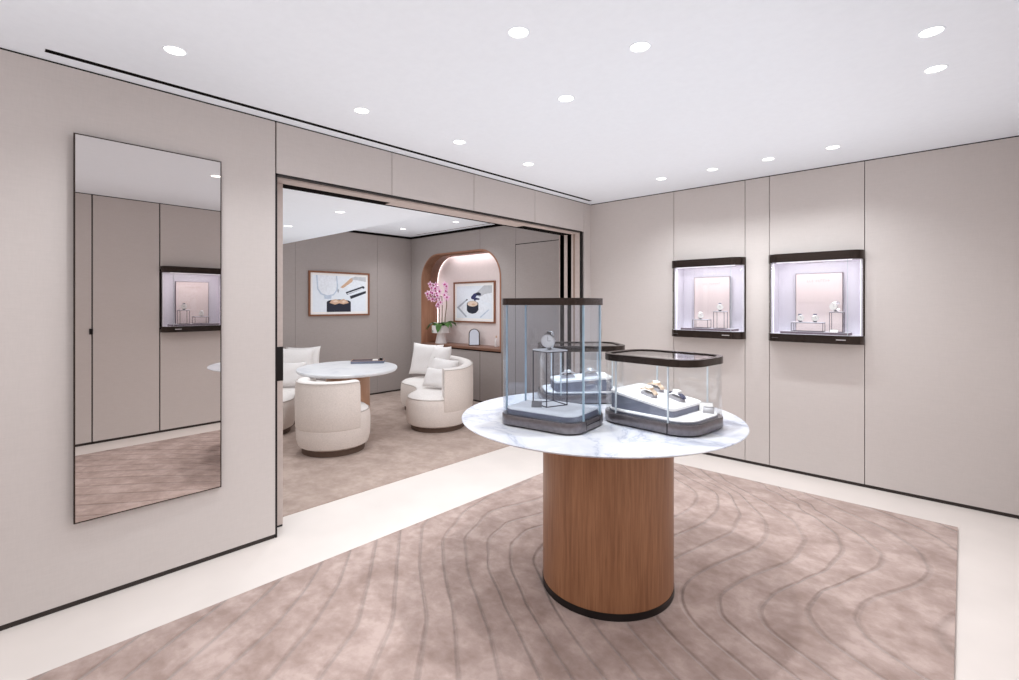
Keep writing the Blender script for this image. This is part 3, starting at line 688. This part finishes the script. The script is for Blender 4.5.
# armchair
ch = thing('tub_armchair', 'beige linen tub armchair with wrapped back tucked at the lounge table', 'armchair', (-4.63, 2.43, .004), 0, 'lounge seating')
n = 72; o = [(.352*math.cos(2*PI*i/n), .352*math.sin(2*PI*i/n)) for i in range(n)]; nr = [(math.cos(2*PI*i/n), math.sin(2*PI*i/n)) for i in range(n)]
ctr = -44+360; seat_unit(ch, o, nr, list(range(int((ctr-112)/5), int((ctr+60)/5)+1)), .708)
def sofa(Npt, Fpt, side, label, hw=.37, dd=.9, nstart=.42, nend=.75):
    Nv, Fv = Vector((*Npt, 0)), Vector((*Fpt, 0)); mid = (Nv+Fv)/2; ax = (Fv-Nv); c = ax.length/2
    nf = Vector((-ax.y, ax.x, 0)).normalized()*side           # towards the front
    cc = mid+nf*dd; R = math.hypot(c, dd)
    aN = math.atan2(Nv.y-cc.y, Nv.x-cc.x); aF = math.atan2(Fv.y-cc.y, Fv.x-cc.x)
    dl = (aF-aN+PI) % (2*PI)-PI; sg = 1 if dl > 0 else -1
    o, nr = [], []
    k = 20
    for i in range(k+1): a = aN+dl*i/k; u = Vector((math.cos(a), math.sin(a), 0)); o.append(cc+u*(R+hw)); nr.append(u)
    for i in range(1, k): a = aF+sg*PI*i/k; u = Vector((math.cos(a), math.sin(a), 0)); o.append(Fv+u*hw); nr.append(u)
    for i in range(k+1): a = aF-dl*i/k; u = Vector((math.cos(a), math.sin(a), 0)); o.append(cc+u*(R-hw)); nr.append(-u)
    for i in range(1, k): a = aN+PI+sg*PI*i/k; u = Vector((math.cos(a), math.sin(a), 0)); o.append(Nv+u*hw); nr.append(u)
    t = thing('curved_sofa', label, 'sofa', (mid.x, mid.y, .004), 0, 'lounge seating')
    o2 = [(p.x-mid.x, p.y-mid.y) for p in o]; n2 = [(u.x, u.y) for u in nr]; m = len(o2)
    back = list(range(m-int(k*nstart*1.0)*1, m)) + list(range(0, k+1+int(k*nend*.6)))
    seat_unit(t, o2, n2, back, .715, .93); return t
sofa((-4.575, 3.70), (-5.49, 4.26), 1, 'white curved two seat sofa in front of the wood niche counter', hw=.36, nstart=.34, nend=.5)
sofa((-5.82, 2.17), (-6.42, 2.90), -1, 'curved sofa at the left edge of the opening beyond the armchair', nstart=.5, nend=.5)

def pillow(label, loc, w, h, tck, yaw, lean, roll=0):
    m = 16; b = M(); top, bot = [], []
    for i in range(m+1):
        rt, rb = [], []
        for j in range(m+1):
            sx, sy = 2*i/m-1, 2*j/m-1
            px = sx*w/2*(1-.09*(1-sy*sy)*sx*sx); py = sy*h/2*(1-.09*(1-sx*sx)*sy*sy)
            q = max(0, (1-sx**4)*(1-sy**4))**.55*tck/2*(1+.05*math.sin(5*sx+2*sy)+.04*math.sin(7*sy-3*sx))
            edge = i in (0, m) or j in (0, m)
            v = b.bm.verts.new((px, -q, py)); rt.append(v); rb.append(v if edge else b.bm.verts.new((px, q, py)))
        top.append(rt); bot.append(rb)
    for i in range(m):
        for j in range(m):
            b.f([top[i][j], top[i+1][j], top[i+1][j+1], top[i][j+1]]); b.f([bot[i][j], bot[i][j+1], bot[i+1][j+1], bot[i+1][j]])
    o = b.build('cushion', m_cush, sharp=80, loc=loc); o.rotation_euler = (-lean, roll, yaw)
    return tag(o, label, 'cushion', 'white scatter cushions')
# right sofa cushions (front looks along the sofa's front normal)
pillow('large white cushion at the far left of the right sofa, partly behind another', (-5.60, 4.33, .665), .50, .46, .14, math.radians(20), .22, .04)
pillow('large white square cushion in front of the other large one on the right sofa', (-5.22, 4.25, .66), .52, .47, .15, math.radians(-16), .30, -.03)
pillow('white oblong cushion leaning on the backrest of the right sofa', (-4.86, 4.03, .615), .42, .29, .13, math.radians(8), .35, .05)
pillow('small white cushion lowest and nearest on the right sofa', (-4.76, 3.84, .54), .37, .25, .12, math.radians(14), .42, .03)
pillow('large white cushion on the left sofa beside the sliding door edge', (-6.40, 2.82, .655), .46, .46, .15, math.radians(58), .25, .02)
pillow('white cushion behind the large one on the left sofa, nearest the table', (-6.60, 3.02, .65), .44, .45, .14, math.radians(62), .22)
pillow('white cushion in front of the large one on the left sofa', (-6.18, 2.66, .57), .36, .32, .13, math.radians(50), .35)

# lounge table
LX, LY, LZ = -5.06, 2.825, .744
t = thing('lounge_table', 'oval white marble lounge table on a pale oak drum leg', 'table', (LX, LY, .004), math.radians(150.8))
el = lambda s, z: [(.66*s*math.cos(2*PI*i/96), .535*s*math.sin(2*PI*i/96), z) for i in range(96)]
M().loft([el(.93, .702), el(.98, .707), el(1, .722), el(1, .734), el(.993, .740)]).build('tabletop', m_marblesoft, t)
M().loft([el(.60, .690), el(.60, .704)]).build('under_plate', m_black, t)
M().lathe([(.235, .03), (.235, .692)], 64).build('drum_leg', m_oak, t)
M().lathe([(.22, .0), (.22, .03)], 64).build('plinth', m_blackmetal, t)
# tray on it
t = thing('serving_tray', 'grey blue leather tray with wooden inside on the lounge table', 'tray', (-5.275, 3.205, LZ), math.radians(53.6))
M().box(-.19, .19, -.10, .10, 0, .005).build('bottom', m_greyleather, t)
M().shell(rr(.38, .20, .012, 3), rr(.366, .186, .008, 3), 0, .030).build('rim', m_greyleather, t)
M().box(-.182, .182, -.092, .092, .005, .008).build('wood_inlay', m_framewood, t)
M().shell(rr(.381, .201, .012, 3), rr(.366, .186, .008, 3), .030, .033).build('wood_edge', m_oak, t)
c, s = math.cos(math.radians(53.6)), math.sin(math.radians(53.6))
q = lambda x, y, z: (-5.275+x*c-y*s, 3.205+x*s+y*c, LZ+z)
tag(M().box(-.03, .03, -.05, .05, .0, .03, .004).build('watch_box', m_dial, loc=q(.085, 0, .008), rot=(0, 0, math.radians(53.6))), 'small white box in the lounge tray', 'box')
t = thing('eye_loupe', 'small black eye loupe standing in the lounge tray', 'loupe', q(.15, .03, .008)); M().lathe([(.013, 0), (.018, .035), (.018, .045), (.013, .045)], 24).build('barrel', m_blackmetal, t); M().lathe([(.0135, .0455), (.0135, .047)], 24).build('lens_rim', m_steel, t)
t = thing('pen', 'dark pen lying along the lounge tray', 'pen', q(-.06, -.02, .013), math.radians(53.6)); M().tube([(-.07, 0, 0), (.055, 0, 0), (.07, 0, 0)], [.005, .005, .002], 12).build('barrel', m_blackmetal, t); M().tube([(-.05, .0, .005), (-.01, .0, .005)], .0012, 6).build('clip', m_steel, t)

# ------------------------------------------------------------------ pictures
def quadm(b, pts, y, mi): b.mi = mi; b.f([b.bm.verts.new((x, y, z)) for x, z in pts])
def disc(cx, cz, rx, rz, n=28, a0=0, a1=2*PI): return [(cx+rx*math.cos(a0+(a1-a0)*i/n), cz+rz*math.sin(a0+(a1-a0)*i/n)) for i in range(n if abs(a1-a0) > 6.28 else n+1)]
def frame(label, loc, rz, w, h, mt, draw):
    t = thing('framed_picture', label, 'picture', loc, rz, 'framed pictures in the lounge'); f = .024
    b = M().box(-w/2, w/2, -.028, -.001, h-f, h).box(-w/2, w/2, -.028, -.001, 0, f).box(-w/2, -w/2+f, -.028, -.001, f, h-f).box(w/2-f, w/2, -.028, -.001, f, h-f); b.build('frame', m_framewood, t)
    M().box(-w/2+f, w/2-f, -.012, -.004, f, h-f).build('mount', m_mat, t)
    W, Hh = w/2-f-mt, h-2*f-2*mt; b = M(); zb = f+mt
    X = lambda u: -W+2*W*u; Z = lambda v: zb+Hh*v
    quadm(b, [(X(0), Z(0)), (X(1), Z(0)), (X(1), Z(1)), (X(0), Z(1))], -.0125, 0)
    draw(b, X, Z, W, Hh); b.build('print', [P_ice, P_pale, P_grey, P_dark, P_skin, P_navy, P_sleeve, P_mid, P_cream], t)
    return t
def art1(b, X, Z, W, Hh):
    q = lambda pts, lay, mi: quadm(b, [(X(u), Z(v)) for u, v in pts], -.0125-.0002*lay, mi)
    q([(0.06, 1), (.08, .62), (.14, .48), (.26, .42), (.38, .46), (.44, .58), (.46, .7), (.44, 1)], 1, 7)
    q([(0.085, 1), (.10, .64), (.16, .51), (.26, .455), (.37, .49), (.42, .6), (.435, .7), (.42, 1)], 2, 1)
    q([(.2, .44), (.34, .44), (.33, .36), (.21, .36)], 3, 7)
    q([(.56, .9), (.8, 1), (1, 1), (1, .74), (.72, .66), (.5, .56)], 1, 1)
    q([(.5, .68), (.7, .95), (.78, .99), (.72, .84), (.55, .66)], 2, 4)
    q([(.7, .92), (.78, 1), (1, 1), (1, .86), (.82, .9)], 3, 6)
    q([(.6, .55), (.95, .74), (.98, .68), (.63, .48)], 4, 3); q([(.68, .44), (1, .6), (1, .53), (.7, .36)], 4, 3); q([(.63, .52), (.93, .68), (.94, .66), (.64, .5)], 5, 1)
    q([(.25, 0), (.25, .26), (.7, .26), (.7, 0)], 5, 3)
    q(disc(.475, .27, .225, .075), 6, 3)
    q([(.3, .25), (.34, .33), (.42, .35), (.48, .32), (.56, .36), (.63, .31), (.66, .25), (.56, .21), (.48, .24), (.4, .20)], 7, 4)
    q([(.36, .29), (.42, .33), (.46, .29), (.41, .26)], 8, 8); q([(.52, .28), (.57, .32), (.61, .28), (.56, .25)], 8, 8)
    q([(.45, .66), (.48, .6), (.46, .52), (.44, .58)], 6, 2)
def art2(b, X, Z, W, Hh):
    q = lambda pts, lay, mi: quadm(b, [(X(u), Z(v)) for u, v in pts], -.0125-.0002*lay, mi)
    q([(.0, .35), (.35, .08), (.95, .30), (.62, .62), (.3, .6)], 1, 1)
    q([(0, .34), (.28, .02), (.3, .06), (.05, .36)], 2, 2); q([(.66, .04), (.9, .28), (.93, .27), (.7, .03)], 2, 7)
    q([(.03, .36), (.30, .60), (.33, .58), (.08, .33)], 3, 2); q([(.27, .565), (.30, .60), (.33, .58), (.30, .545)], 4, 3)
    q([(.30, .42), (.30, .24), (.36, .17), (.46, .14), (.56, .17), (.63, .26), (.63, .42)], 4, 3)
    q(disc(.465, .44, .165, .10), 5, 3); q(disc(.465, .45, .145, .085), 6, 8); q(disc(.49, .43, .05, .03), 7, 4)
    q([(.56, .78), (.78, 1), (1, 1), (1, .45), (.8, .5), (.66, .66)], 3, 6)
    q([(.62, .62), (.8, .74), (1, .78), (1, .45), (.78, .5)], 4, 1)
    q([(.42, .66), (.5, .76), (.62, .8), (.70, .76), (.7, .7), (.58, .7), (.55, .64), (.66, .61), (.66, .57), (.56, .57), (.53, .52), (.5, .58), (.43, .6)], 5, 5)
    q([(.55, .78), (.64, .80), (.70, .76), (.68, .71), (.6, .72)], 6, 3)
frame('wide walnut framed photo of watchmaking hands on the left lounge wall', (XA, 3.728, 1.273), PI/2, .98, .658, .035, art1)
frame('square walnut framed photo hanging inside the lit niche', (-5.722, YN+ND, 1.152), 0, .955, .655, .045, art2)

# ------------------------------------------------------------------ things on the niche counter
ZC = .8105
t = thing('potted_orchid', 'pink orchid in a white pedestal pot on the niche counter', 'plant', (-6.29, 5.17, ZC))
M().loft([[(r*math.cos(2*PI*i/8+.2), r*math.sin(2*PI*i/8+.2), z) for i in range(8)] for r, z in ((.098, 0), (.066, .15), (.066, .165), (.150, .17), (.152, .29), (.138, .29), (.13, .26))]).build('pot', m_ceramic, t, sharp=20)
rnd = random.Random(3)
for i in range(11):
    a = 2*PI*i/11+rnd.uniform(-.2, .2); ln = rnd.uniform(.20, .31); dr = rnd.uniform(.02, .16); b = M(); rows = []
    for k in range(9):
        s = k/8; r = .03+ln*s; z = .27+.10*math.sin(s*2.2)-dr*s*s*1.3; wd = .074*math.sin(PI*min(1, s*.93+.07))**.6+.002
        c_ = Vector((r*math.cos(a), r*math.sin(a)*.62, z)); pr = Vector((-math.sin(a), math.cos(a)*.62, 0))
        rows.append([tuple(c_-pr*wd+Vector((0, 0, .012))), tuple(c_), tuple(c_+pr*wd+Vector((0, 0, .012))), tuple(c_+Vector((0, 0, -.004)))])
    b.loft(rows).build('leaf', m_leaf, t)
def blossom(par, p, face, sc):
    fz = Vector(face).normalized(); ux = fz.cross(Vector((0, 0, 1))).normalized(); uz = ux.cross(fz)
    b = M()
    for k in range(5):
        a = PI/2+2*PI*k/5; wd = .9 if k in (1, 4) else .62; d = ux*math.cos(a)+uz*math.sin(a); e = fz.cross(d)
        pts = [Vector(p)+(d*l+e*ww*wd+fz*h)*sc for l, ww, h in ((.05, 0, 0), (.45, .36, .08), (.85, .26, .02), (1, 0, -.06), (.85, -.26, .02), (.45, -.36, .08))]
        v = [b.bm.verts.new(q) for q in pts]; vb = [b.bm.verts.new(q-fz*.06*sc) for q in pts]
        b.f(v); b.f(vb[::-1])
        for i in range(6): j = (i+1) % 6; b.f([v[i], v[j], vb[j], vb[i]])
    o = b.build('blossom', m_petal, par)
    l = M().lathe([(.05, -.1), (.3, .0), (.24, .22), (.05, .32)], 10)
    T = Matrix((ux, uz, fz)).transposed().to_4x4(); T.translation = Vector(p); l.xf(T @ Matrix.Scale(sc, 4)).build('lip', m_lip, o)
for sx, hx, topx, hz_ in ((-.05, -.03, -.13, .91), (.02, .04, .035, .80), (.09, .15, .22, .92)):
    path = [(sx, 0, .26), (sx*1.1, .0, .42), (hx, -.01, .62), (hx*.9+topx*.1, -.02, .76), (topx*.6+hx*.4, -.04, hz_-.03), (topx, -.06, hz_-.06), (topx*1.15, -.07, hz_-.14)]
    st = M().tube(path, [.008, .008, .007, .007, .005, .004, .003], 8).build('flower_stem', m_stem, t)
    nb = {-.13: 12, .035: 7, .22: 8}[topx]
    for k in range(nb):
        s = k/(nb-1); bx = topx*1.0+rnd.uniform(-.085, .07)*(1 if topx < 0 else .75); bz = hz_+.05-s*.25+rnd.uniform(-.03, .03); by = -.07+rnd.uniform(-.05, .04)
        blossom(t, (bx, by, bz), (rnd.uniform(-.2, .7), -1, rnd.uniform(-.25, .2)), rnd.uniform(.048, .06))
t = thing('vanity_mirror', 'small arched table mirror on an easel leg on the niche counter', 'mirror', (-5.535, 5.2, ZC), math.radians(46))
ar = [(-.085, 0), (.085, 0)] + [(.085*math.cos(PI*i/16), .19+.085*math.sin(PI*i/16)) for i in range(17)]
T = Matrix.Rotation(math.radians(-22), 4, 'X')
M().loft([[(x, 0, z) for x, z in ar], [(x, .014, z) for x, z in ar]]).xf(T).build('frame', m_bronze, t)
M().loft([[(x*.84, -.0015, .012+z*.91) for x, z in ar], [(x*.84, .001, .012+z*.91) for x, z in ar]]).xf(T).build('mirror_glass', m_silver, t)
M().tube([(-.06, .085, .19), (-.05, .15, .004), (.05, .15, .004), (.06, .085, .19)], .004, 8).build('easel_leg', m_blackmetal, t)
t = thing('bottle', 'small white bottle at the right end of the niche counter', 'bottle', (-5.12, 5.26, ZC))
M().lathe([(.022, 0), (.024, .01), (.024, .10), (.012, .125), (.010, .135)], 24).build('body', m_ceramic, t); M().lathe([(.012, .135), (.012, .165)], 16).build('cap', m_gold, t)
